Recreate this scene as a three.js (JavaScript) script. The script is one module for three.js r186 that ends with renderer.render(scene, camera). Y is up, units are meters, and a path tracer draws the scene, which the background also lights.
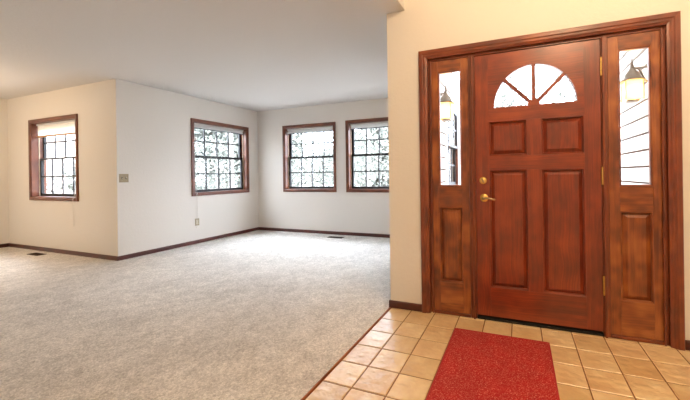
import * as THREE from 'three';
import { RoundedBoxGeometry } from 'three/addons/geometries/RoundedBoxGeometry.js';
import { mergeGeometries } from 'three/addons/utils/BufferGeometryUtils.js';

// ---------------------------------------------------------------- camera, sky, exposure
const scene = new THREE.Scene();
const renderer = new THREE.WebGLRenderer({ antialias: true });
renderer.toneMapping = THREE.LinearToneMapping;
renderer.toneMappingExposure = 1.0;
renderer.shadowMap.enabled = true;

const camera = new THREE.PerspectiveCamera(2 * Math.atan(200 / 313.257) * 180 / Math.PI, 690 / 400, 0.05, 200);
camera.position.set(0, 1.1026, 2.4064);
camera.rotation.set(-0.0002, 0.3519, -0.01418, 'YXZ');
camera.setViewOffset(690, 400, 345 - 403.69, 200 - 174.417, 690, 400);   // shifted lens, as the photograph is cropped
scene.add(camera);

{ // bright overcast sky: three times as bright overhead as at the horizon, the same all round
  const h = 128, data = new Float32Array(8 * h * 4);
  for (let j = 0; j < h; j++) for (let i = 0; i < 8; i++) {
    const e = ((j + .5) / h - .5) * Math.PI, k = 29 * (1 + 2 * Math.max(0, Math.sin(e))) / 3;
    data.set([0.90 * k, 0.985 * k, 1.10 * k, 1], (j * 8 + i) * 4);
  }
  const sky = new THREE.DataTexture(data, 8, h, THREE.RGBAFormat, THREE.FloatType);
  sky.mapping = THREE.EquirectangularReflectionMapping; sky.magFilter = THREE.LinearFilter; sky.needsUpdate = true;
  scene.background = sky;
}

const LAMP_ENTRY = 11.5, LAMP_DINING = 6, LAMP_PORCH = 0.9;
const WARM = new THREE.Color().setRGB(1.0, 0.695, 0.41);

// ---------------------------------------------------------------- helpers
let seed = 12345;
const rnd = () => { seed = (seed * 1664525 + 1013904223) >>> 0; return seed / 4294967296; };
const rr = (a, b) => a + (b - a) * rnd();
const used = new Map();
function numbered(name) {
  const n = used.get(name) ?? 0; used.set(name, n + 1);
  return n ? name + '_' + String(n).padStart(3, '0') : name;
}
function sh(o) { o.traverse((m) => { if (m.isMesh) { m.castShadow = true; m.receiveShadow = true; } }); return o; }
function thing(name, label, category, pos = [0, 0, 0], turn = 0, extra = {}) {
  const g = new THREE.Group(); g.name = numbered(name); g.position.set(...pos); g.rotation.y = turn;
  g.userData = { label, category, ...extra }; scene.add(g); return g;
}
function part(parent, name, geo, mat, pos, extra) {
  const m = new THREE.Mesh(geo, mat); m.name = name; if (pos) m.position.set(...pos);
  if (extra) Object.assign(m.userData, extra);
  m.castShadow = true; m.receiveShadow = true; parent.add(m); return m;
}
function solo(name, label, category, geo, mat, pos = [0, 0, 0], extra = {}) {
  const m = part(scene, numbered(name), geo, mat, pos); m.userData = { label, category, ...extra }; return m;
}
const STRUCT = { kind: 'structure' };

// uv in metres: u runs along the grain axis
function grainUV(geo, axis = 'x', ou = rr(0, 3), ov = rr(0, 1)) {
  const p = geo.attributes.position, n = geo.attributes.normal, uv = new Float32Array(p.count * 2);
  for (let i = 0; i < p.count; i++) {
    const P = { x: p.getX(i), y: p.getY(i), z: p.getZ(i) }, N = { x: Math.abs(n.getX(i)), y: Math.abs(n.getY(i)), z: Math.abs(n.getZ(i)) };
    const rest = ['x', 'y', 'z'].filter((a) => a !== axis);
    const across = N[rest[0]] > N[rest[1]] ? rest[1] : rest[0];
    uv[2 * i] = P[axis] + ou; uv[2 * i + 1] = P[across] + ov;
  }
  geo.setAttribute('uv', new THREE.BufferAttribute(uv, 2)); return geo;
}
const bx = (w, h, d, axis = 'x', r = 0) => grainUV(r ? new RoundedBoxGeometry(w, h, d, 1, r) : new THREE.BoxGeometry(w, h, d), axis);
const bxAt = (x, y, z, w, h, d, axis = 'x', r = 0) => bx(w, h, d, axis, r).translate(x, y, z);

// a flat-faced geometry from quads given as [a,b,c,d] (anticlockwise) of [x,y,z]
function quads(list, uvs) {
  const pos = [], uv = [];
  list.forEach((q, k) => { for (const i of [0, 1, 2, 0, 2, 3]) { pos.push(...q[i]); if (uvs) uv.push(...uvs[k][i]); } });
  const g = new THREE.BufferGeometry();
  g.setAttribute('position', new THREE.Float32BufferAttribute(pos, 3));
  if (uvs) g.setAttribute('uv', new THREE.Float32BufferAttribute(uv, 2));
  g.computeVertexNormals(); return g;
}
// sweep of a profile [(u across, v proud)] between two mitred ends
function sweep(profile, A, B) {
  const list = [], uvs = []; let acc = 0; const ou = rr(0, 3), ov = rr(0, 1);
  const l = new THREE.Vector3(...A(0, 0)).distanceTo(new THREE.Vector3(...B(0, 0)));
  for (let i = 0; i + 1 < profile.length; i++) {
    const [u0, v0] = profile[i], [u1, v1] = profile[i + 1], s = Math.hypot(u1 - u0, v1 - v0);
    list.push([A(u0, v0), B(u0, v0), B(u1, v1), A(u1, v1)]);
    uvs.push([[ou, ov + acc], [ou + l, ov + acc], [ou + l, ov + acc + s], [ou, ov + acc + s]]); acc += s;
  }
  for (const [E, flip] of [[A, 0], [B, 1]]) for (let i = 1; i + 1 < profile.length; i++) {
    const t = [E(...profile[0]), E(...profile[i]), E(...profile[i + 1])]; if (flip) t.reverse();
    list.push([t[0], t[1], t[2], t[2]]); uvs.push([[0, 0], [.01, 0], [.01, .01], [.01, .01]]);
  }
  return quads(list, uvs);
}
// four mitred boards round a rectangle; u goes inwards from the outer edge, v towards the room
function ring(profile, x0, y0, x1, y1, z = 0, sides = 'tblr') {
  const o = {};
  if (sides.includes('t')) o.t = sweep(profile, (u, v) => [x1 - u, y1 - u, z + v], (u, v) => [x0 + u, y1 - u, z + v]);
  if (sides.includes('b')) o.b = sweep(profile, (u, v) => [x0 + u, y0 + u, z + v], (u, v) => [x1 - u, y0 + u, z + v]);
  const fb = sides.includes('b') ? 1 : 0;
  if (sides.includes('l')) o.l = sweep(profile, (u, v) => [x0 + u, y1 - u, z + v], (u, v) => [x0 + u, y0 + u * fb, z + v]);
  if (sides.includes('r')) o.r = sweep(profile, (u, v) => [x1 - u, y0 + u * fb, z + v], (u, v) => [x1 - u, y1 - u, z + v]);
  return o;
}
const merged = (o) => mergeGeometries(Object.values(o).map((g) => { const h = g.index ? g.toNonIndexed() : g; return h; }));
// raised panel: chamfered border and a flat field; centred
function raisedPanel(w, h, low, high, inset, axis = 'y') {
  const R = (i, z) => [[-w / 2 + i, -h / 2 + i, z], [w / 2 - i, -h / 2 + i, z], [w / 2 - i, h / 2 - i, z], [-w / 2 + i, h / 2 - i, z]];
  const rings = [R(0, low), R(0.004, low), R(inset, high - 0.003), R(inset + 0.001, high)], list = [];
  for (let k = 0; k < 3; k++) for (let i = 0; i < 4; i++) { const j = (i + 1) % 4; list.push([rings[k][i], rings[k][j], rings[k + 1][j], rings[k + 1][i]]); }
  list.push(rings[3]);
  const slab = new THREE.BoxGeometry(w + .03, h + .03, .018).toNonIndexed().translate(0, 0, low - .0095);
  slab.deleteAttribute('uv');
  return grainUV(mergeGeometries([quads(list), slab]), axis);
}
function extruded(shape, depth, z0, opts = {}) {
  const g = new THREE.ExtrudeGeometry(shape, { depth, bevelEnabled: false, curveSegments: 24, ...opts }); g.translate(0, 0, z0); return g;
}
const rectPath = (P, x0, y0, x1, y1) => { const p = new P(); p.moveTo(x0, y0); p.lineTo(x1, y0); p.lineTo(x1, y1); p.lineTo(x0, y1); p.closePath(); return p; };
const tube = (pts, r, seg = 24, rad = 6) => new THREE.TubeGeometry(new THREE.CatmullRomCurve3(pts.map((p) => new THREE.Vector3(...p))), seg, r, rad);

// ---------------------------------------------------------------- textures
function noise2(px, py, s) {                          // tileable value noise with period px,py
  const t = new Float32Array(px * py); let q = s >>> 0;
  for (let i = 0; i < t.length; i++) { q = (q * 1664525 + 1013904223) >>> 0; t[i] = q / 4294967296; }
  const S = (x) => x * x * (3 - 2 * x);
  return (x, y) => {
    x = ((x % 1) + 1) % 1 * px; y = ((y % 1) + 1) % 1 * py;
    const i = Math.floor(x) % px, j = Math.floor(y) % py, fx = S(x - Math.floor(x)), fy = S(y - Math.floor(y)), i1 = (i + 1) % px, j1 = (j + 1) % py;
    const a = t[j * px + i], b = t[j * px + i1], c = t[j1 * px + i], d = t[j1 * px + i1];
    return a + (b - a) * fx + (c - a) * fy + (a - b - c + d) * fx * fy;
  };
}
function texture(w, h, sizeU, sizeV, fn, srgb = true) {
  const data = new Uint8Array(w * h * 4);
  for (let y = 0; y < h; y++) for (let x = 0; x < w; x++) {
    const c = fn((x + .5) / w, (y + .5) / h), k = (y * w + x) * 4;
    data[k] = Math.max(0, Math.min(255, c[0])); data[k + 1] = Math.max(0, Math.min(255, c[1])); data[k + 2] = Math.max(0, Math.min(255, c[2])); data[k + 3] = 255;
  }
  const t = new THREE.DataTexture(data, w, h, THREE.RGBAFormat);
  t.wrapS = t.wrapT = THREE.RepeatWrapping; t.magFilter = THREE.LinearFilter; t.minFilter = THREE.LinearMipmapLinearFilter; t.generateMipmaps = true;
  if (srgb) t.colorSpace = THREE.SRGBColorSpace;
  t.repeat.set(1 / sizeU, 1 / sizeV); t.needsUpdate = true; return t;
}
const mix3 = (a, b, t) => [a[0] + (b[0] - a[0]) * t, a[1] + (b[1] - a[1]) * t, a[2] + (b[2] - a[2]) * t];
function woodMap(dark, mid, light, blotch, s) {
  const A = noise2(6, 90, s), B = noise2(14, 220, s + 1), C = noise2(14, 6, s + 2), D = noise2(40, 18, s + 3), F = noise2(90, 256, s + 4);
  return texture(1024, 512, 2.0, 0.6, (u, v) => {
    const w = v + (C(u, v) - .5) * .03;
    let g = .5 * A(u, w) + .3 * B(u, w) + .2 * F(u, v);
    const b = .6 * C(u, v) + .4 * D(u, v);
    let t = .5 + (g - .5) * .65 + (b - .5) * blotch;
    t = Math.max(0, Math.min(1, t));
    return t < .5 ? mix3(dark, mid, t * 2) : mix3(mid, light, t * 2 - 1);
  });
}
const M = {};
{
  const wood = (map, rough, cc) => new THREE.MeshPhysicalMaterial({ map, roughness: rough, clearcoat: cc, clearcoatRoughness: 0.3 });
  M.mahogany = wood(woodMap([82, 25, 9], [122, 44, 15], [158, 70, 28], 0.7, 11), 0.38, 0.6);
  M.alder = wood(woodMap([92, 42, 17], [134, 69, 29], [166, 98, 46], 1.4, 29), 0.42, 0.5);
  M.casing = wood(woodMap([82, 32, 14], [120, 52, 22], [150, 78, 34], 0.9, 47), 0.4, 0.5);
  M.strip = wood(woodMap([120, 60, 24], [160, 88, 38], [186, 116, 60], 0.9, 97), 0.5, 0.2);
  M.windowWood = wood(woodMap([72, 30, 15], [104, 50, 26], [134, 74, 40], 0.8, 61), 0.45, 0.45);
  M.baseWood = wood(woodMap([50, 13, 9], [74, 21, 13], [98, 34, 20], 0.8, 83), 0.4, 0.4);
}
{
  const a = noise2(700, 700, 5), b = noise2(260, 260, 6), c = noise2(40, 40, 7), d = noise2(9, 9, 8), e = noise2(4, 4, 9), f = noise2(120, 120, 10);
  const val = (u, v) => .42 * a(u, v) + .3 * b(u, v) + .12 * f(u, v) + .16 * c(u, v);
  M.carpet = new THREE.MeshStandardMaterial({
    map: texture(1536, 1536, 2.6, 2.6, (u, v) => { const n = (val(u, v) - .5) * 110 + (d(u, v) - .5) * 14 + (e(u, v) - .5) * 10; return [211 + n, 207 + n * .99, 202 + n * .97]; }),
    bumpMap: texture(1024, 1024, 2.6, 2.6, (u, v) => { const n = val(u, v) * 255; return [n, n, n]; }, false), bumpScale: 0.006, roughness: 1
  });
}
{
  const a = noise2(7, 7, 15), b = noise2(18, 18, 16), c = noise2(60, 60, 17), d = noise2(34, 48, 18), e = noise2(110, 130, 19);
  const map = texture(1024, 1024, 1.2, 1.2, (u, v) => {
    const t = .5 * a(u, v) + .32 * b(u, v) + .18 * c(u, v); const k = Math.max(0, Math.min(1, (t - .25) / .5));
    return mix3([222, 190, 142], [246, 226, 184], k);
  });
  const bump = texture(1024, 1024, 1.2, 1.2, (u, v) => { const n = (.6 * d(u, v) + .25 * b(u, v) + .15 * e(u, v)) * 255; return [n, n, n]; }, false);
  M.tile = ['#ffffff', '#f6f0e8', '#fbf7f4', '#efe9de'].map((c) => new THREE.MeshPhysicalMaterial({ map, color: c, bumpMap: bump, bumpScale: 0.007, roughness: 0.34, ior: 1.75, clearcoat: 1, clearcoatRoughness: 0.4 }));
  const g = noise2(80, 80, 21);
  M.grout = new THREE.MeshStandardMaterial({ map: texture(256, 256, .6, .6, (u, v) => { const n = (g(u, v) - .5) * 30; return [136 + n, 96 + n, 60 + n]; }), roughness: 0.95 });
}
{
  const a = noise2(128, 128, 31), b = noise2(60, 60, 32), c = noise2(12, 12, 33);
  const wv = (u, v) => { const s = Math.sin((u * 30 + v * 22 + (b(u, v) - .5) * 1.6) * 2 * Math.PI), t = Math.sin((u * 24 - v * 34 + (a(u, v) - .5) * 1.4) * 2 * Math.PI); return Math.max(0, s * .5 + t * .5) * (.35 + a(u, v)); };
  M.mat = new THREE.MeshStandardMaterial({
    map: texture(1024, 1024, .56, .56, (u, v) => { const k = Math.max(0, Math.min(1, wv(u, v) * 1.05)); const n = (c(u, v) - .5) * 14; return mix3([168 + n, 28, 31], [220 + n, 138, 114], k); }),
    bumpMap: texture(512, 512, .56, .56, (u, v) => { const n = wv(u, v) * 220; return [n, n, n]; }, false), bumpScale: 0.004, roughness: 0.95
  });
  M.matEdge = new THREE.MeshStandardMaterial({ color: '#a3262a', roughness: 0.9 });
}
{
  const a = noise2(160, 160, 41), b = noise2(60, 60, 42);
  const bump = texture(512, 512, 1.2, 1.2, (u, v) => { const n = (.5 * a(u, v) + .5 * b(u, v)) * 255; return [n, n, n]; }, false);
  M.wall = new THREE.MeshStandardMaterial({ color: new THREE.Color().setRGB(.80, .78, .745), bumpMap: bump, bumpScale: 0.0012, roughness: 0.85 });
  M.ceiling = new THREE.MeshStandardMaterial({ color: new THREE.Color().setRGB(.70, .695, .69), bumpMap: bump, bumpScale: 0.001, roughness: 0.95 });
}
M.sash = new THREE.MeshStandardMaterial({ color: '#1d2026', roughness: 0.5 });
M.muntin = new THREE.MeshStandardMaterial({ color: '#4a4c52', roughness: 0.5 });
M.track = new THREE.MeshStandardMaterial({ color: '#b9a791', roughness: 0.6 });
M.glass = new THREE.MeshPhysicalMaterial({ color: '#ffffff', transmission: 1, thickness: 0, roughness: 0.0, ior: 1.5 });
M.brass = new THREE.MeshStandardMaterial({ color: '#e2c074', metalness: 1, roughness: 0.42 });
M.pewter = new THREE.MeshStandardMaterial({ color: '#a8977a', metalness: 1, roughness: 0.35 });
M.rubber = new THREE.MeshStandardMaterial({ color: '#120d0c', roughness: 0.8 });
M.almond = new THREE.MeshStandardMaterial({ color: '#a79c83', roughness: 0.45 });
M.almondDark = new THREE.MeshStandardMaterial({ color: '#d8d0bb', roughness: 0.45 });
M.slot = new THREE.MeshStandardMaterial({ color: '#2a2722', roughness: 0.8 });
M.vent = new THREE.MeshStandardMaterial({ color: '#3a2418', roughness: 0.55, metalness: 0.3 });
M.shade = new THREE.MeshPhysicalMaterial({ color: '#efe6d6', roughness: 1, transmission: 0.4, thickness: 0, side: THREE.DoubleSide });
M.shadeStack = new THREE.MeshPhysicalMaterial({ color: '#ecebea', roughness: 1, transmission: 0.5, thickness: 0, side: THREE.DoubleSide });
M.shadeRail = new THREE.MeshStandardMaterial({ color: '#c08a52', roughness: 0.5 });
M.cord = new THREE.MeshStandardMaterial({ color: '#d4d0c8', roughness: 0.8 });
M.siding = new THREE.MeshStandardMaterial({ color: '#d6d0cb', roughness: 0.7 });
M.sidingBack = new THREE.MeshStandardMaterial({ color: '#5d4636', roughness: 0.95 });
M.lantern = new THREE.MeshStandardMaterial({ color: '#8d857a', metalness: 0.3, roughness: 0.5 });
M.lanternGlass = new THREE.MeshPhysicalMaterial({ color: '#ffdf98', transmission: 0.55, thickness: 0, roughness: 0.6 });
M.bulb = new THREE.MeshStandardMaterial({ color: '#fff1cc', emissive: new THREE.Color().setRGB(1, .74, .38), emissiveIntensity: 6 });
M.bowl = new THREE.MeshStandardMaterial({ color: '#fff4df', emissive: new THREE.Color().setRGB(1, .78, .5), emissiveIntensity: 2 });
M.concrete = new THREE.MeshStandardMaterial({ color: '#b3aea6', roughness: 0.95 });
M.lawn = new THREE.MeshStandardMaterial({ color: '#93908a', roughness: 1 });
M.bark = new THREE.MeshStandardMaterial({ color: '#8f8a84', roughness: 1 });
M.leaf = new THREE.MeshPhysicalMaterial({ color: '#ffffff', roughness: 1, transmission: 0.25, thickness: 0, side: THREE.DoubleSide });
M.neighbour = new THREE.MeshStandardMaterial({ color: '#d9c6ba', roughness: 0.9 });
M.whitePaint = new THREE.MeshStandardMaterial({ color: '#e8e8e6', roughness: 0.6 });
M.roof = new THREE.MeshStandardMaterial({ color: '#77706c', roughness: 0.95 });

// ---------------------------------------------------------------- the room
const XE = -1.014, XH = -0.855, ZF = -2.633, XL = -5.054, ZB = -0.211, XLL = -7.944, ZK = 4.4, XR = 1.5, H = 2.44, HE = 3.3, T = 0.16;
const faceLeft = { turn: Math.PI / 2 };          // local z -> world +x, local x -> world -z

function wall(name, label, x0, x1, h, holes, pos, turn, y0 = 0) {
  const s = rectPath(THREE.Shape, x0, y0, x1, h);
  for (const [a, b, c, d] of holes) s.holes.push(rectPath(THREE.Path, a, b, c, d));
  const m = solo(name, label, 'wall', extruded(s, T, -T), M.wall, pos, STRUCT); m.rotation.y = turn; return m;
}
const CW = 0.058;                                                   // window casing width
const WIN = {
  alcove: [-7.254, 0.78, -5.937, 2.04], left: [1.226, 0.79, 2.393, 2.08],
  farA: [-4.405, 0.79, -3.187, 2.098], farB: [-2.971, 0.79, -1.753, 2.104], porch: [-2.36, 0.88, -1.44, 2.06]
};
const hole = ([a, b, c, d]) => [a + CW - .012, b + CW - .012, c - CW + .012, d - CW + .012];

// entry wall: opening for the door unit reaches the floor
{
  const s = new THREE.Shape(); const ox0 = -0.672, ox1 = 0.878, oy = 2.014;
  s.moveTo(XE, 0); s.lineTo(ox0, 0); s.lineTo(ox0, oy); s.lineTo(ox1, oy); s.lineTo(ox1, 0); s.lineTo(XR + T, 0); s.lineTo(XR + T, HE); s.lineTo(XE, HE); s.closePath();
  solo('wall_front', 'warm cream entry wall around the wooden front door', 'wall', extruded(s, T, -T), M.wall, [0, 0, 0], STRUCT);
}
wall('wall_far', 'pale wall at the far end of the carpeted room with two windows', XL - T, XE, 2.6, [hole(WIN.farA), hole(WIN.farB)], [0, 0, ZF], 0);
wall('wall_left', 'pale grey wall with one window, light switch and power outlet', -ZB, -ZF, 2.6, [hole(WIN.left)], [XL, 0, 0], Math.PI / 2);
wall('wall_alcove', 'warm cream wall at far left with a deep wooden window', XLL - T, XL - T, 2.6, [hole(WIN.alcove)], [0, 0, ZB], 0);
wall('wall_side', 'narrow strip of warm cream wall at the left edge', -ZK, -ZB, 2.6, [], [XLL, 0, 0], Math.PI / 2);
wall('wall_porch', 'wall between the carpeted room and the porch, seen through the sidelight', ZF - T, -T, 2.6, [hole(WIN.porch)], [XE, 0, 0], -Math.PI / 2);
wall('wall_right', 'entry side wall just past the right edge', 0, ZK, HE, [], [XR, 0, 0], -Math.PI / 2);
wall('wall_back', 'wall behind the viewer', -XR - T, -XLL + T, HE, [], [0, 0, ZK], Math.PI);
solo('wall_header', 'cream header face above the carpet edge under the taller entry ceiling', 'wall', new THREE.BoxGeometry(XH - XE, HE - H - T, ZK), M.wall, [(XE + XH) / 2, (H + T + HE) / 2, ZK / 2], STRUCT);
{
  const L = (x1, t) => { const s = new THREE.Shape(); s.moveTo(XLL - T, ZB - T); s.lineTo(XL - T, ZB - T); s.lineTo(XL - T, ZF - T); s.lineTo(XE + (x1 > XE ? T : 0), ZF - T); s.lineTo(XE + (x1 > XE ? T : 0), -T); if (x1 > XE) s.lineTo(x1, -T); s.lineTo(x1, ZK); s.lineTo(XLL - T, ZK); s.closePath(); return extruded(s, t, 0).rotateX(Math.PI / 2); };
  // extrude in xy then turn so that shape y becomes world z
  const ceil = solo('ceiling', 'flat white ceiling over the carpeted room', 'ceiling', L(XH, T), M.ceiling, [0, H + T, 0], STRUCT);
  const fl = solo('floor', 'beige cut pile carpet covering the large room', 'carpet', L(XE, 0.2), M.carpet, [0, 0.0, 0], STRUCT);
  solo('ceiling_entry', 'high ceiling over the tiled entry', 'ceiling', new THREE.BoxGeometry(XR + T - XE, T, ZK + T), M.ceiling, [(XR + T + XE) / 2, HE + T / 2, (ZK - T) / 2], STRUCT);
}
// tiled entry floor: every tile a piece
{
  const g = thing('floor_entry', 'square beige ceramic floor tiles with brown grout in the entry', 'tile floor', [0, 0, 0], 0, STRUCT);
  part(g, 'grout', grainUV(new THREE.BoxGeometry(XR - XE, 0.2, ZK + .1), 'x'), M.grout, [(XR + XE) / 2, -0.1035, (ZK - .1) / 2]);
  const gap = 0.0035, P = 0.1924, x0 = -0.637 - 2 * P, z0 = 0.2095 - P, cache = new Map();
  const tileGeo = (w, d, v) => {
    const key = w.toFixed(3) + d.toFixed(3) + v; if (cache.has(key)) return cache.get(key);
    const b = 0.003, R = (i, y) => [[-w / 2 + i, y, d / 2 - i], [w / 2 - i, y, d / 2 - i], [w / 2 - i, y, -d / 2 + i], [-w / 2 + i, y, -d / 2 + i]];
    const r = [R(0, -.01), R(0, -.0025), R(b, 0)], list = [];
    for (let k = 0; k < 2; k++) for (let i = 0; i < 4; i++) { const j = (i + 1) % 4; list.push([r[k][i], r[k][j], r[k + 1][j], r[k + 1][i]]); }
    list.push(r[2]);
    const q = grainUV(quads(list), 'x', v * .217, v * .331); cache.set(key, q); return q;
  };
  let n = 0;
  for (let j = -1; j < 23; j++) for (let i = 0; i < 14; i++) {
    let a = x0 + i * P, b = a + P, c = z0 + j * P, d = c + P;
    a = Math.max(a, XE + .008); b = Math.min(b, XR); c = Math.max(c, -.03); d = Math.min(d, ZK);
    if (b - a < .03 || d - c < .02 || n >= 300) continue;
    const t = part(g, n ? 'tile_' + String(n).padStart(3, '0') : 'tile', tileGeo(b - a - 2 * gap, d - c - 2 * gap, (i * 5 + j * 3 + 30) % 11), M.tile[(i * 7 + j * 5 + 50) % 4], [(a + b) / 2, rr(-.0004, .0004), (c + d) / 2]);
    n++;
  }
}
// baseboards and floor strip
const baseProfile = [[0, 0], [0.012, 0], [0.012, 0.048], [0.009, 0.055], [0.004, 0.058], [0, 0.058]];
function baseboard(side, label, a, b, nrm) {            // runs from a to b ([x,z]) on the floor, standing out along nrm
  const E = (p, ext) => (u, v) => [p[0] + nrm[0] * u, v, p[1] + nrm[1] * u];
  solo('baseboard_' + side, label, 'baseboard', sweep(baseProfile, E(a), E(b)), M.baseWood, [0, 0, 0], STRUCT);
}
baseboard('far', 'dark red brown baseboard under the two far windows', [XL, ZF], [XE, ZF], [0, 1]);
baseboard('left', 'dark red brown baseboard below the switch and outlet wall', [XL, ZB + .012], [XL, ZF + .012], [1, 0]);
baseboard('alcove', 'dark red brown baseboard beneath the deep window at far left', [XLL + .012, ZB], [XL, ZB], [0, 1]);
baseboard('side', 'short dark baseboard end at the left edge', [XLL, ZK], [XLL, ZB], [1, 0]);
baseboard('front', 'short wooden baseboard between carpet corner and door casing', [XE - .012, 0], [-0.739, 0], [0, 1]);
baseboard('front_right', 'short baseboard stub right of the door casing', [0.944, 0], [XR, 0], [0, 1]);
baseboard('porch', 'baseboard along the hidden side of the carpeted room', [XE, ZF + .012], [XE, 0], [-1, 0]);
solo('trim_1', 'thin orange brown strip where carpet meets the tiles', 'floor strip', bx(0.0085, 0.014, ZK - .02, 'z', .002), M.strip, [XE + .001, 0.001, ZK / 2 + .005], STRUCT);

// ---------------------------------------------------------------- windows
const casingProfile = [[0, 0], [0, 0.015], [0.006, 0.019], [0.04, 0.017], [0.052, 0.009], [CW, 0.006], [CW, 0]];
function makeWindow(n, label, box, pos, turn, frame = M.sash, slim = 0) {
  const g = thing('window_' + n, label, 'window', pos, turn, STRUCT);
  const [x0, y0, x1, y1] = box, put = (name, geo, mat, p = g, q) => part(p, name, geo, mat, q);
  const r = ring(casingProfile, x0, y0, x1, y1, 0);
  for (const k of ['t', 'b', 'l', 'r']) put('casing_board', r[k], M.windowWood);
  const a = x0 + CW - .006, b = x1 - CW + .006, c = y0 + CW - .006, d = y1 - CW + .006, jt = 0.012, jd = T - .002;
  // reveal boards
  put('jamb_board', bxAt((a + b) / 2, d + jt / 2 - .006, -jd / 2, b - a, jt, jd, 'x'), M.windowWood);
  put('jamb_board', bxAt((a + b) / 2, c - jt / 2 + .006, -jd / 2, b - a, jt, jd, 'x'), M.windowWood);
  put('jamb_board', bxAt(a - jt / 2 + .006, (c + d) / 2, -jd / 2, jt, d - c, jd, 'y'), M.windowWood);
  put('jamb_board', bxAt(b + jt / 2 - .006, (c + d) / 2, -jd / 2, jt, d - c, jd, 'y'), M.windowWood);
  const A = a + .006, B = b - .006, C = c + .006, D = d - .006, mid = (C + D) / 2 + .02;
  for (const s of [0, 1]) put('sash_track', bxAt(s ? B - .004 : A + .004, (C + D) / 2, -.078, .008, D - C, .012, 'y'), M.track);
  // two sashes, four by two panes each
  const sash = (name, s0, s1, zc, st, rb, rt) => {
    const th = .032, parts = [
      bxAt((A + B) / 2, s0 + rb / 2, zc, B - A, rb, th), bxAt((A + B) / 2, s1 - rt / 2, zc, B - A, rt, th),
      bxAt(A + st / 2, (s0 + s1) / 2, zc, st, s1 - s0 - rb - rt, th), bxAt(B - st / 2, (s0 + s1) / 2, zc, st, s1 - s0 - rb - rt, th)];
    const m = put(name, mergeGeometries(parts), frame);
    const gx0 = A + st, gx1 = B - st, gy0 = s0 + rb, gy1 = s1 - rt, cw = (gx1 - gx0) / 4, ch = (gy1 - gy0) / 2;
    for (let i = 1; i < 4; i++) put('muntin', bxAt(gx0 + i * cw, (gy0 + gy1) / 2, zc, .022, gy1 - gy0, .014), M.muntin, m);
    put('muntin', bxAt((gx0 + gx1) / 2, gy0 + ch, zc, gx1 - gx0, .022, .0135), M.muntin, m);
    for (let j = 0; j < 2; j++) for (let i = 0; i < 4; i++) put('pane', new THREE.PlaneGeometry(cw, ch), M.glass, m, [gx0 + (i + .5) * cw, gy0 + (j + .5) * ch, zc]);
  };
  sash('lower_sash', C, mid + .02 - slim * .01, -.106, .04 - slim * .015, .042, .04 - slim * .018);
  sash('upper_sash', mid - .02 + slim * .008, D, -.141, .04 - slim * .015, .036 - slim * .014, .042);
  return g;
}
makeWindow(1, 'deep wooden double-hung window at far left with a half raised cream shade', WIN.alcove, [0, 0, ZB], 0, M.sash, 1);
makeWindow(2, 'wooden double-hung window above the power outlet with dark sashes', WIN.left, [XL, 0, 0], Math.PI / 2);
makeWindow(3, 'left of the two wooden double-hung windows on the far wall', WIN.farA, [0, 0, ZF], 0);
makeWindow(4, 'far wall window partly hidden by the entry wall edge', WIN.farB, [0, 0, ZF], 0);
makeWindow(5, 'porch side window seen through the left sidelight', WIN.porch, [XE, 0, 0], -Math.PI / 2);
// shades
function pleats(w, h, n, d) {                                          // pleated fabric sheet hanging from y = 0
  const list = [];
  for (let i = 0; i < n; i++) {
    const y0 = -h * i / n, y1 = -h * (i + .5) / n, y2 = -h * (i + 1) / n;
    list.push([[-w / 2, y1, d], [w / 2, y1, d], [w / 2, y0, 0], [-w / 2, y0, 0]], [[-w / 2, y2, 0], [w / 2, y2, 0], [w / 2, y1, d], [-w / 2, y1, d]]);
  }
  return quads(list);
}
function makeShade(label, box, pos, turn, drop, open, cordX, cordY) {
  const [x0, y0, x1, y1] = box, w = x1 - x0 - 2 * CW - .03, top = y1 - CW - .004;
  const g = thing('window_shade', label, 'shade', pos, turn);
  const cx = (x0 + x1) / 2;
  part(g, 'head_rail', bx(w, .026, .035, 'x', .003), M.shadeStack, [cx, top - .013, -.06]);
  if (open) part(g, 'pleated_fabric', pleats(w - .01, drop, 9, .006), M.shade, [cx, top - .026, -.063]);
  else part(g, 'folded_fabric', pleats(w - .01, drop, 9, .02), M.shadeStack, [cx, top - .026, -.071]);
  part(g, 'bottom_rail', bx(w, open ? .02 : .014, .03, 'x', .003), open ? M.shadeRail : M.muntin, [cx, top - .026 - drop - .008, -.06]);
  if (cordX !== undefined) {
    const c = part(g, 'pull_cord', mergeGeometries([tube([[cordX, top - .03, -.04], [cordX, y0 + .1, .0], [cordX, y0 + .02, .026], [cordX, y0 - .1, .018], [cordX, cordY, .012]], .0018, 24, 5), tube([[cordX + .022, top - .03, -.04], [cordX + .022, y0 + .1, .0], [cordX + .022, y0 + .02, .026], [cordX + .022, y0 - .1, .018], [cordX + .022, cordY + .03, .012], [cordX + .011, cordY - .012, .012], [cordX, cordY, .012]], .0018, 30, 5)]), M.cord);
  }
  return g;
}
makeShade('cream pleated shade half lowered over the deep window at far left', WIN.alcove, [0, 0, ZB], 0, .165, true, -6.05, .42);
makeShade('white raised shade with hanging cord in the window above the outlet', WIN.left, [XL, 0, 0], Math.PI / 2, .05, false, 1.29, .26);
makeShade('white raised shade atop the left of the two far windows', WIN.farA, [0, 0, ZF], 0, .06, false);
makeShade('white raised shade in the far window cut by the entry wall edge', WIN.farB, [0, 0, ZF], 0, .06, false);

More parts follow.
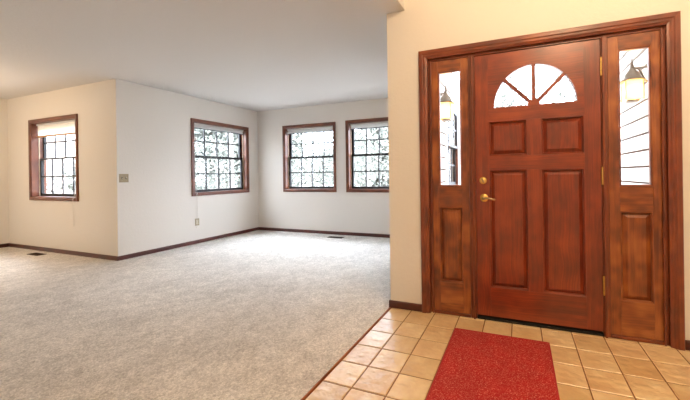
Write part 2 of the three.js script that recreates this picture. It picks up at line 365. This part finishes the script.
// ---------------------------------------------------------------- entry door unit
const DZ = -0.012;                                                     // face of the door leaf
const stick = [[0, -.001], [0.002, .0012], [0.005, .0014], [0.008, -.002], [0.011, -0.006], [0.0125, -0.016], [0.0125, -.026]];
{
  const g = thing('trim_2', 'moulded reddish wood casing and posts framing the front door and sidelights', 'door frame', [0.1, 0, 0], 0, STRUCT);
  const put = (name, geo, mat = M.casing) => part(g, name, geo.translate(-0.1, 0, 0), mat);
  const X0 = -0.739, X1 = 0.944, Y = 2.081, w = 0.068;
  const prof = [[0, 0], [0, 0.016], [0.005, 0.022], [0.03, 0.021], [0.036, 0.016], [0.05, 0.015], [0.056, 0.011], [w, 0.007], [w, -.02]];
  const r = ring(prof, X0, 0, X1, Y, 0, 'tlr');
  put('casing_board', r.t); put('casing_board', r.l); put('casing_board', r.r);
  // jambs and head behind the casing
  const jw = 0.019, jz = -T / 2 - .01, jd = T - .012;
  put('head_jamb', bxAt(0.1025, Y - w - jw / 2 + .001, jz, X1 - X0 - 2 * w, jw, jd, 'x', .002));
  put('side_jamb', bxAt(X0 + w + jw / 2, (Y - w - jw) / 2, jz, jw, Y - w - jw, jd, 'y', .002));
  put('side_jamb', bxAt(X1 - w - jw / 2, (Y - w - jw) / 2, jz, jw, Y - w - jw, jd, 'y', .002));
  for (const [a, b] of [[-0.354, -0.309], [0.522, 0.561]]) {
    put('mullion_post', bxAt((a + b) / 2, (Y - w - jw) / 2, jz + .004, b - a, Y - w - jw, jd + .004, 'y', .003));
    put('post_bead', bxAt((a + b) / 2 + (a < 0 ? .006 : -.008), (Y - w - jw) / 2, .0025, .014, Y - w - jw, .013, 'y', .004));
  }
  put('stop_bead', bxAt(X0 + w + jw + .004, (Y - w - jw) / 2, -.006, .01, Y - w - jw, .016, 'y', .003));
  put('stop_bead', bxAt(X1 - w - jw - .004, (Y - w - jw) / 2, -.006, .01, Y - w - jw, .016, 'y', .003));
  for (const x of [-0.3065, 0.5195]) put('door_stop', bxAt(x, (Y - w - jw) / 2, -.075, .03, Y - w - jw, .03, 'y'));
  put('door_stop', bxAt(0.1065, Y - w - jw - .005, -.075, .8, .036, .03, 'x'));
  for (const x of [-0.651, -0.355, 0.562, 0.856]) put('sidelight_stop', bxAt(x, (Y - w - jw) / 2, -.082, .022, Y - w - jw, .03, 'y'));
  for (const x of [-0.503, 0.709]) { put('sidelight_stop', bxAt(x, Y - w - jw - .004, -.082, .28, .022, .03, 'x')); put('sidelight_sill', bxAt(x, .014, -.085, .29, .028, .1, 'x'), M.alder); }
  put('threshold', bxAt(0.1065, .009, -.085, .83, .018, .15, 'x', .004), M.rubber);
}
function sidelight(n, label, x0, x1, gx0, gx1) {
  const ox = (x0 + x1) / 2, g = thing('window_' + n, label, 'sidelight', [ox, 0, DZ - .006], 0, STRUCT);
  const put = (name, geo, mat = M.alder, p = g) => part(p, name, geo.translate(-ox, 0, 0), mat);
  const yT = 1.992, th = .04, zc = -th / 2, R = .0015, gy0 = 1.003, gy1 = 1.908, py0 = .25, py1 = .84;
  put('stile', bxAt((x0 + gx0) / 2, yT / 2 + .012, zc, gx0 - x0, yT - .024, th, 'y', R));
  put('stile', bxAt((x1 + gx1) / 2, yT / 2 + .012, zc, x1 - gx1, yT - .024, th, 'y', R));
  const rail = (a, b, q) => put('rail', bxAt((gx0 + gx1) / 2, (a + b) / 2, zc, gx1 - gx0, b - a, th, 'x', R), q);
  rail(gy1, yT); rail(py1, .928); rail(.928, gy0); rail(.082, py0); rail(.024, .082);
  const moul = (a, b) => merged(ring(stick, gx0, a, gx1, b, 0));
  const pn = put('panel', raisedPanel(gx1 - gx0 - .024, py1 - py0 - .024, -.02, -.003, .028).translate(ox - ox + (gx0 + gx1) / 2, (py0 + py1) / 2, 0));
  part(pn, 'panel_moulding', moul(py0, py1).translate(-ox, 0, 0), M.alder);
  const pane = part(g, 'pane', new THREE.PlaneGeometry(gx1 - gx0 - .01, gy1 - gy0 - .01), M.glass, [(gx0 + gx1) / 2 - ox, (gy0 + gy1) / 2, -.022]);
  part(pane, 'glazing_bead', moul(gy0, gy1).translate(-(gx0 + gx1) / 2, -(gy0 + gy1) / 2, .022), M.alder);
  put('bottom_bead', bxAt(ox, .012, .004, x1 - x0, .022, .016, 'x', .004), M.casing);
}
sidelight(7, 'narrow glazed sidelight left of the door beside the door handle', -0.650, -0.356, -0.592, -0.411);
sidelight(8, 'narrow glazed sidelight right of the door next to the brass hinges', 0.563, 0.855, 0.623, 0.804);

{ // door leaf
  const ox = 0.1065, x0 = -0.3065, x1 = 0.5195, yT = 1.987, yB = .034, th = .044, zc = -th / 2, R = .001;
  const g = thing('door_1', 'reddish mahogany panelled front door with a fan shaped glass light', 'door', [ox, 0, DZ], 0, STRUCT);
  const put = (name, geo, mat = M.mahogany, p = g) => part(p, name, geo.translate(-ox, 0, 0), mat);
  const pa = -0.207, pb = 0.060, pc = 0.153, pd = 0.422;
  put('stile', bxAt((x0 + pa) / 2, (yT + yB) / 2, zc, pa - x0, yT - yB, th, 'y', R));
  put('stile', bxAt((x1 + pd) / 2, (yT + yB) / 2, zc, x1 - pd, yT - yB, th, 'y', R));
  const rail = (a, b) => put('rail', bxAt((pa + pd) / 2, (a + b) / 2, zc, pd - pa, b - a, th, 'x', R));
  rail(yB, .25); rail(1.127, 1.228);
  put('mullion', bxAt((pb + pc) / 2, (.25 + 1.127) / 2, zc, pc - pb, 1.127 - .25, th, 'y', R));
  put('mullion', bxAt((pb + pc) / 2, (1.228 + 1.487) / 2, zc, pc - pb, 1.487 - 1.228, th, 'y', R));
  for (const [a, b, c, d] of [[pa, .25, pb, 1.127], [pc, .25, pd, 1.127], [pa, 1.228, pb, 1.487], [pc, 1.228, pd, 1.487]]) {
    const p = put('panel', raisedPanel(c - a - .024, d - b - .024, -.02, -.002, .026).translate((a + c) / 2, (b + d) / 2, 0));
    part(p, 'panel_moulding', merged(ring(stick, a, b, c, d, 0)).translate(-ox, 0, 0), M.mahogany);
  }
  // arched top: two boards with the fan cut out
  const cx = 0.108, cy = 1.588, rx = .273, ry = .287, ys = 1.775, ang = Math.asin((ys - cy) / ry), xr = rx * Math.cos(ang);
  const arc = (s, a, b, k = 1) => { for (let i = 0; i <= 28; i++) { const t = a + (b - a) * i / 28; s.lineTo(cx + rx * k * Math.cos(t), cy + ry * k * Math.sin(t)); } };
  const up = new THREE.Shape(); up.moveTo(pa, ys); up.lineTo(cx - xr, ys); arc(up, Math.PI - ang, ang); up.lineTo(pd, ys); up.lineTo(pd, yT); up.lineTo(pa, yT); up.closePath();
  const lo = new THREE.Shape(); lo.moveTo(pa, 1.487); lo.lineTo(pd, 1.487); lo.lineTo(pd, ys - .0008); lo.lineTo(cx + xr, ys - .0008); arc(lo, ang, 0); lo.lineTo(cx - rx, cy); arc(lo, Math.PI, Math.PI - ang); lo.lineTo(cx - xr, ys - .0008); lo.lineTo(pa, ys - .0008); lo.closePath();
  for (const s of [up, lo]) put('arch_board', extruded(s, th, -th));
  const fan = put('fan_hub', (() => { const s = new THREE.Shape(); s.moveTo(cx - .042, cy - .002); s.lineTo(cx + .042, cy - .002); for (let i = 0; i <= 12; i++) { const t = Math.PI * i / 12; s.lineTo(cx + .042 * Math.cos(t), cy + .042 * Math.sin(t)); } s.closePath(); return extruded(s, .03, -.034); })());
  for (const a of [Math.PI / 4, Math.PI / 2, Math.PI * 3 / 4]) {
    const l = 1 / Math.hypot(Math.cos(a) / rx, Math.sin(a) / ry) - .03;
    const b = bx(l, .026, .026, 'x', .003); b.translate(l / 2 + .036, 0, -.018).rotateZ(a).translate(cx, cy, 0);
    part(fan, 'glazing_bar', b.translate(-ox, 0, 0), M.mahogany);
  }
  for (let k = 0; k < 4; k++) {
    const s = new THREE.Shape(); s.moveTo(cx, cy); arc(s, k * Math.PI / 4, (k + 1) * Math.PI / 4); s.closePath();
    part(fan, 'pane', new THREE.ShapeGeometry(s).translate(-ox, 0, -.024), M.glass);
  }
  put('door_sweep', bxAt(ox, .027, -.03, x1 - x0 - .01, .016, .02), M.rubber);
  // hinges
  for (const [a, b] of [[1.859, 1.745], [1.126, 1.02], [.402, .284]]) {
    const h = part(g, 'hinge', new THREE.CylinderGeometry(.0062, .0062, a - b, 12), M.brass, [x1 + .0035 - ox, (a + b) / 2, .009]);
    for (const s of [-1, 1]) part(h, 'hinge_tip', new THREE.SphereGeometry(.0066, 10, 8), M.brass, [0, s * (a - b) / 2, 0]);
    for (const y of [-.25, 0.25]) part(h, 'knuckle_ring', new THREE.TorusGeometry(.0063, .0008, 6, 14).rotateX(Math.PI / 2), M.pewter, [0, y * (a - b), 0]);
  }
  // deadbolt
  const dz = { x: -0.252, y: 1.048 };
  const db = part(g, 'deadbolt', new THREE.LatheGeometry([[0, .014], [.012, .014], [.018, .012], [.024, .009], [.0275, .003], [.0275, 0]].map((p) => new THREE.Vector2(...p)), 28).rotateX(Math.PI / 2), M.brass, [dz.x - ox, dz.y, 0]);
  part(db, 'thumb_turn', new RoundedBoxGeometry(.011, .034, .016, 2, .004).rotateZ(.5), M.pewter, [0, 0, .02]);
  // lever handle
  const hz = { x: -0.246, y: .917 };
  const hd = part(g, 'door_handle', new THREE.LatheGeometry([[0, .012], [.016, .012], [.022, .009], [.028, .006], [.0305, .002], [.0305, 0]].map((p) => new THREE.Vector2(...p)), 28).rotateX(Math.PI / 2), M.brass, [hz.x - ox, hz.y, 0]);
  part(hd, 'spindle', new THREE.CylinderGeometry(.0095, .012, .04, 16).rotateX(Math.PI / 2).translate(0, 0, .03), M.brass);
  part(hd, 'lever', mergeGeometries([tube([[-.006, 0, .048], [.012, .001, .05], [.04, -.001, .05], [.066, -.006, .046], [.076, -.008, .042]], .0075, 24, 10), new THREE.SphereGeometry(.0075, 12, 8).translate(.076, -.008, .042), new THREE.SphereGeometry(.012, 14, 10).scale(1, 1, .7).translate(0, 0, .048)]), M.pewter);
}

// ---------------------------------------------------------------- small things of the room
{ // red mat
  const g = thing('door_mat', 'red woven door mat lying on the tiles before the front door', 'mat', [-0.133, 0.0005, 0.66], 0);
  const w = .608, l = .92, th = .009, e = .008;
  part(g, 'woven_field', grainUV(new RoundedBoxGeometry(w - 2 * e, th, l - 2 * e, 2, .002), 'x', 0, 0), M.mat, [0, th / 2, 0]);
  for (const s of [-1, 1]) {
    part(g, 'edge_binding', new RoundedBoxGeometry(e + .002, th + .001, l, 2, .003), M.matEdge, [s * (w - e) / 2, (th + .001) / 2, 0]);
    part(g, 'edge_binding', new RoundedBoxGeometry(w - 2 * e, th + .001, e + .002, 2, .003), M.matEdge, [0, (th + .001) / 2, s * (l - e) / 2]);
  }
}
{ // two-gang switch
  const g = thing('light_switch', 'almond two-gang light switch plate near the outside wall corner', 'switch', [XL, 1.048, -0.287], Math.PI / 2);
  part(g, 'plate', new RoundedBoxGeometry(.108, .114, .006, 2, .0025), M.almond, [0, .057, .003]);
  for (const s of [-1, 1]) {
    const f = part(g, 'toggle_frame', new THREE.BoxGeometry(.013, .027, .002), M.slot, [s * .023, .057, .0065]);
    part(f, 'toggle', new RoundedBoxGeometry(.009, .012, .016, 1, .002).rotateX(s * .5), M.almondDark, [0, s * .004, .006]);
    for (const t of [-1, 1]) part(g, 'screw', new THREE.CylinderGeometry(.003, .003, .0015, 10).rotateX(Math.PI / 2), M.almondDark, [s * .023, .057 + t * .03, .0065]);
  }
}
{ // outlet
  const g = thing('power_outlet', 'almond duplex power outlet below the window on the grey wall', 'outlet', [XL, 0.297, -1.312], Math.PI / 2);
  part(g, 'plate', new RoundedBoxGeometry(.072, .118, .006, 2, .0025), M.almond, [0, .059, .003]);
  for (const s of [-1, 1]) {
    const r = part(g, 'receptacle', new RoundedBoxGeometry(.033, .03, .004, 2, .0015), M.almondDark, [0, .059 + s * .0195, .0065]);
    for (const t of [-1, 1]) part(r, 'slot', new THREE.BoxGeometry(.002, .008, .001), M.slot, [t * .0065, .003, .0021]);
  }
  part(g, 'screw', new THREE.CylinderGeometry(.0028, .0028, .0015, 10).rotateX(Math.PI / 2), M.almondDark, [0, .059, .0068]);
}
function register(label, x, z) {
  const g = thing('floor_register', label, 'floor vent', [x, 0.001, z], 0);
  const w = .29, d = .1, f = .014;
  part(g, 'frame', mergeGeometries([bxAt(0, .003, -d / 2 + f / 2, w, .006, f), bxAt(0, .003, d / 2 - f / 2, w, .006, f), bxAt(-w / 2 + f / 2, .003, 0, f, .006, d - 2 * f), bxAt(w / 2 - f / 2, .003, 0, f, .006, d - 2 * f)]), M.vent);
  part(g, 'duct_box', new THREE.BoxGeometry(w - 2 * f, .001, d - 2 * f), M.slot, [0, .0006, 0]);
  for (let i = 0; i < 14; i++) part(g, 'louver', new THREE.BoxGeometry(.003, .005, d - 2 * f), M.vent, [-w / 2 + f + (i + .5) * (w - 2 * f) / 14, .0032, 0]);
}
register('dark brown floor vent on the carpet below the deep left window', -6.68, -0.056);
register('dark brown floor vent on the carpet along the far wall', -3.06, -2.385);

// ---------------------------------------------------------------- lamps
function ceilingLamp(label, x, y, z, power, stem) {
  const g = thing('ceiling_lamp', label, 'lamp', [x, y, z], 0);
  part(g, 'canopy', new THREE.CylinderGeometry(.06, .075, .03, 24), M.brass, [0, stem + .1, 0]);
  part(g, 'stem', new THREE.CylinderGeometry(.008, .008, stem, 10), M.brass, [0, stem / 2 + .09, 0]);
  part(g, 'shade_bowl', new THREE.LatheGeometry([[0, 0], [.08, .01], [.14, .045], [.17, .09], [.172, .095], [.164, .092], [.13, .052], [.07, .02], [0, .012]].map((p) => new THREE.Vector2(...p)), 32), M.bowl);
  const l = new THREE.PointLight(WARM, power, 0, 2); l.position.set(x, y - .03, z); l.castShadow = true; l.shadow.radius = 5; l.name = 'lamp_light'; scene.add(l);
}
ceilingLamp('glowing bowl lamp hanging high in the entry behind the viewer', 0.55, 2.95, 1.75, LAMP_ENTRY, .22);
ceilingLamp('glowing bowl lamp hanging in the dining nook past the left edge', -6.6, 1.95, 1.5, LAMP_DINING, .36);

function lantern(label, wallX, dir, y, z) {                                // dir: +1 stands out towards +x
  const g = thing('porch_lantern', label, 'lantern', [wallX, y, z], 0);
  const X = dir * .16, w = .07, hb = .155;
  part(g, 'wall_plate', new RoundedBoxGeometry(.018, .16, .085, 2, .006), M.lantern, [dir * .009, .2, 0]);
  part(g, 'arm', tube([[dir * .015, .16, 0], [dir * .06, .15, 0], [dir * .09, .2, 0], [dir * .115, .255, 0], [X, .262, 0], [X, .245, 0]], .008, 28, 8), M.lantern);
  part(g, 'arm_bracket', bxAt(dir * .08, .262, 0, .13, .012, .012), M.lantern);
  part(g, 'finial', new THREE.LatheGeometry([[0, .345], [.006, .335], [.004, .325], [.011, .31], [.006, .3], [.012, .285], [.018, .262], [0, .262]].map((p) => new THREE.Vector2(...p)), 16), M.lantern, [X, 0, 0]);
  part(g, 'cap', new THREE.LatheGeometry([[.018, .262], [.03, .24], [.052, .215], [.06, .185], [.085, .165], [.088, .155], [0, .155]].map((p) => new THREE.Vector2(...p)), 28), M.lantern, [X, 0, 0]);
  const cage = part(g, 'cage_base', new THREE.CylinderGeometry(.064, .05, .016, 4).rotateY(Math.PI / 4), M.lantern, [X, -.004, 0]);
  for (const a of [-1, 1]) for (const b of [-1, 1]) part(g, 'cage_bar', bx(.007, hb, .007), M.lantern, [X + a * w * .86, hb / 2, b * w * .86]);
  for (const a of [-1, 1]) {
    part(g, 'glass_pane', new THREE.PlaneGeometry(w * 1.7, hb), M.lanternGlass, [X, hb / 2, a * w * .84]);
    part(g, 'glass_pane', new THREE.PlaneGeometry(w * 1.7, hb).rotateY(Math.PI / 2), M.lanternGlass, [X + a * w * .84, hb / 2, 0]);
  }
  part(g, 'bulb', new THREE.SphereGeometry(.03, 16, 12).scale(1, 1.35, 1), M.bulb, [X, .075, 0]);
  const l = new THREE.PointLight(WARM, LAMP_PORCH, 0, 2); l.position.set(wallX + X, y + .075, z); l.castShadow = true; l.shadow.radius = 1.5; l.name = 'lantern_light'; scene.add(l);
}

// ---------------------------------------------------------------- outside
const PX = XE + T, PR = 1.06;                                          // porch: left wall outer face, right wall face
lantern('lit porch lantern seen through the left sidelight', PX + .024, 1, 1.64, -0.66);
lantern('lit porch lantern seen through the right sidelight', PR - .024, -1, 1.675, -0.63);
solo('ground', 'pale dry lawn around the house', 'lawn', new THREE.BoxGeometry(80, .2, 80), M.lawn, [-6, -.5, -6], STRUCT);
solo('porch_slab', 'concrete porch floor outside the front door', 'porch', new THREE.BoxGeometry(PR - PX, .3, 2.6), M.concrete, [(PR + PX) / 2, -.2, -T - 1.3], STRUCT);
solo('porch_soffit', 'white soffit above the porch', 'soffit', new THREE.BoxGeometry(PR - PX + .02, .1, 1.55), M.whitePaint, [(PR + PX) / 2, 2.56, -T - .775], STRUCT);
{
  // lapped siding boards, each a piece
  const board = (z0, z1, out) => { const p = [[0, 0], [.024 * out, 0], [.024 * out, .118], [.017 * out, .127], [0, .127]], l = sweepZ(p, z0, z1); return l; };
  function sweepZ(p, z0, z1) {
    const list = []; for (let i = 0; i < p.length; i++) { const a = p[i], b = p[(i + 1) % p.length]; list.push([[a[0], a[1], z0], [a[0], a[1], z1], [b[0], b[1], z1], [b[0], b[1], z0]]); }
    for (const z of [z0, z1]) list.push([[p[0][0], p[0][1], z], [p[1][0], p[1][1], z], [p[2][0], p[2][1], z], [p[3][0], p[3][1], z]]);
    return quads(list);
  }
  const wr = solo('wall_porch_right', 'white lapped siding wall beyond the right sidelight', 'siding', new THREE.BoxGeometry(.15, 3.2, 3.2), M.sidingBack, [PR + .075, 1.1, -T - 1.6], STRUCT);
  const br = board(-1.6, 1.6, -1);
  for (let i = 0; i < 21; i++) part(wr, i ? 'siding_board_' + String(i).padStart(3, '0') : 'siding_board', br, M.siding, [-.075, -1.4 + i * .145, 0]);
  const wl = thing('porch_siding', 'white lapped siding on the left porch wall around its window', 'siding', [PX, 0, 0], 0, STRUCT);
  part(wl, 'backing_sheet', (() => { const s = rectPath(THREE.Shape, -ZF + T, -.4, T, 2.5); s.holes.push(rectPath(THREE.Path, -WIN.porch[0], WIN.porch[1], -WIN.porch[2], WIN.porch[3])); return extruded(s, .006, 0).rotateY(Math.PI / 2); })(), M.sidingBack);
  const wz0 = WIN.porch[0] - .0, wz1 = WIN.porch[2] + .0, full = board(ZF - T, -T, 1), far = board(ZF - T, wz0 - .07, 1), near = board(wz1 + .07, -T, 1); let n = 0;
  const add = (g, y) => part(wl, n++ ? 'siding_board_' + String(n - 1).padStart(3, '0') : 'siding_board', g, M.siding, [0, y, 0]);
  for (let i = -2; i < 17; i++) { const y = i * .145; if (y > WIN.porch[1] - .2 && y < WIN.porch[3] + .03) { add(far, y); add(near, y); } else add(full, y); }
  const r = ring([[0, 0], [0, .03], [.07, .03], [.07, 0]], -wz1 - .07, WIN.porch[1] - .07, -wz0 + .07, WIN.porch[3] + .07, 0);
  for (const k of ['t', 'b', 'l', 'r']) part(wl, 'window_trim', r[k].rotateY(Math.PI / 2), M.whitePaint);
}
// trees and shrubs
const leafGeo = quads([[[0, 0, 0], [.5, -.12, .3], [1, 0, 0], [.5, .12, .3]], [[0, 0, 0], [.5, .12, .3], [1, 0, 0], [.5, .16, -.28]]]);
function plant(name, label, category, x, z, h, r, base, n, leaf, tone, group) {
  const g = thing(name, label, category, [x, -.4, z], rr(0, 6), group ? { group } : {});
  const trunkH = h * .75;
  part(g, 'trunk', new THREE.CylinderGeometry(.03 * h / 4, .09 * h / 4, trunkH, 9), M.bark, [0, trunkH / 2, 0]);
  const br = [], tips = [];
  for (let i = 0; i < 16; i++) {
    const a = i * 2.4, y = base + (h - base) * (.05 + .85 * i / 16), k = r * (.45 + .5 * rnd()) * Math.sin(Math.PI * (.25 + .7 * i / 16));
    const e = [Math.cos(a) * k, y + .35 * k, Math.sin(a) * k]; tips.push(e);
    br.push(tube([[0, y - .2, 0], [e[0] * .5, y + .1 * k, e[2] * .5], e], .012 * h / 4 + .004, 6, 5));
  }
  part(g, 'branches', mergeGeometries(br), M.bark);
  const inst = new THREE.InstancedMesh(leafGeo, M.leaf, n); inst.name = 'foliage'; inst.userData.kind = 'stuff'; inst.castShadow = inst.receiveShadow = true;
  const m = new THREE.Matrix4(), q = new THREE.Quaternion(), e = new THREE.Euler(), s = new THREE.Vector3(), p = new THREE.Vector3(), c = new THREE.Color();
  for (let i = 0; i < n; i++) {
    const t = tips[Math.floor(rnd() * tips.length)], f = Math.sqrt(rnd()), sp = r * .42;
    p.set(t[0] * f + rr(-sp, sp), t[1] + rr(-sp, sp), t[2] * f + rr(-sp, sp)); if (p.y < .05) p.y = rr(.05, .5);
    e.set(rr(0, 6.3), rr(0, 6.3), rr(0, 6.3)); q.setFromEuler(e); const k = leaf * rr(.7, 1.4); s.set(k, k, k);
    m.compose(p, q, s); inst.setMatrixAt(i, m);
    const v = rr(.75, 1.15); inst.setColorAt(i, c.setRGB(tone[0] * v, tone[1] * v, tone[2] * v));
  }
  g.add(inst);
}
const LEAF = [.21, .225, .20];                                        // one leaf colour for every plant
plant('shrub', 'dense shrub close outside the left of the two far windows', 'shrub', -6.4, -6.2, 2.4, 1.5, .2, 1100, .11, LEAF);
plant('shrub', 'leafy shrub outside between the two far windows', 'shrub', -4.6, -6.0, 2.3, 1.4, .2, 1000, .11, LEAF);
plant('tree', 'tall pale tree beyond the right panes of the left far window', 'tree', -5.3, -8.2, 6.0, 1.4, 1.0, 900, .10, LEAF);
plant('tree', 'pale leafy tree filling the far window cut by the entry wall', 'tree', -3.6, -7.2, 5.5, 1.7, .7, 1100, .09, LEAF);
plant('tree', 'tree standing far behind the gap between the far windows', 'tree', -8.0, -10.5, 3.4, 1.6, .6, 800, .12, LEAF);
plant('tree', 'tree beyond the right end of the left wall window', 'tree', -9.2, -5.6, 5.5, 1.5, .8, 1000, .10, LEAF);
plant('shrub', 'broad shrub below the left wall window', 'shrub', -8.4, -3.4, 2.2, 1.5, .2, 1300, .11, LEAF);
plant('shrub', 'rounded shrub outside behind the left wall window centre', 'shrub', -9.6, -4.6, 2.4, 1.5, .2, 1200, .11, LEAF);
plant('shrub', 'grey green bush in the lower right of the deep left window', 'shrub', -10.6, -2.6, 1.9, 1.0, .2, 1200, .12, LEAF);
plant('tree', 'tree seen through the right panes of the door fan light', 'tree', 2.2, -7.5, 6.2, 1.9, 1.6, 2000, .13, LEAF);
plant('tree', 'distant tree seen low through the door fan light', 'tree', -0.6, -12, 6.0, 1.8, 1.4, 1800, .15, LEAF);
// a belt of distant trees round the lawn
{
  const where = [['far window on the left, low', -14.5, -22, 3.2, 3.0], ['left far window, to its right', -9.4, -19, 7.0, 3.2], ['gap between the far windows', -12.0, -24, 5.2, 3.0], ['far window cut by the entry wall, left half', -7.0, -18.5, 7.2, 3.0],
    ['far window cut by the entry wall, right half', -4.2, -18, 7.0, 3.0], ['left wall window, right column', -15.5, -13.5, 6.6, 2.8], ['left wall window, centre', -18.5, -12.0, 4.6, 2.8], ['left wall window, left column', -20, -8.6, 4.8, 2.8], ['left wall window, middle right', -17.5, -15.8, 4.4, 2.6],
    ['deep left window, low', -20.5, -5.4, 4.2, 2.4]];
  for (const [w, x, z, h, rad] of where) plant('distant_tree', 'distant pale tree seen through the ' + w, 'tree', x, z, h, rad, .2, 5200, .3, LEAF);
}
{ // neighbouring house beyond the deep left window
  const g = thing('neighbour_house', 'pale pinkish house wall with white posts outside the deep left window', 'house', [-15.5, -.4, -4.2], 0.9);
  part(g, 'wall', new THREE.BoxGeometry(7, 3.2, 3), M.neighbour, [0, 1.6, 0]);
  part(g, 'roof', new THREE.CylinderGeometry(.01, 2.6, 1.2, 4).rotateY(Math.PI / 4).scale(2.1, 1, 1), M.roof, [0, 3.8, 0]);
  for (let i = 0; i < 6; i++) part(g, 'post', new THREE.BoxGeometry(.14, 2.8, .14), M.whitePaint, [-2.9 + i * 1.16, 1.4, 2.2]);
  part(g, 'porch_beam', new THREE.BoxGeometry(6.2, .22, .18), M.whitePaint, [0, 2.9, 2.2]);
}
sh(scene);
renderer.render(scene, camera);
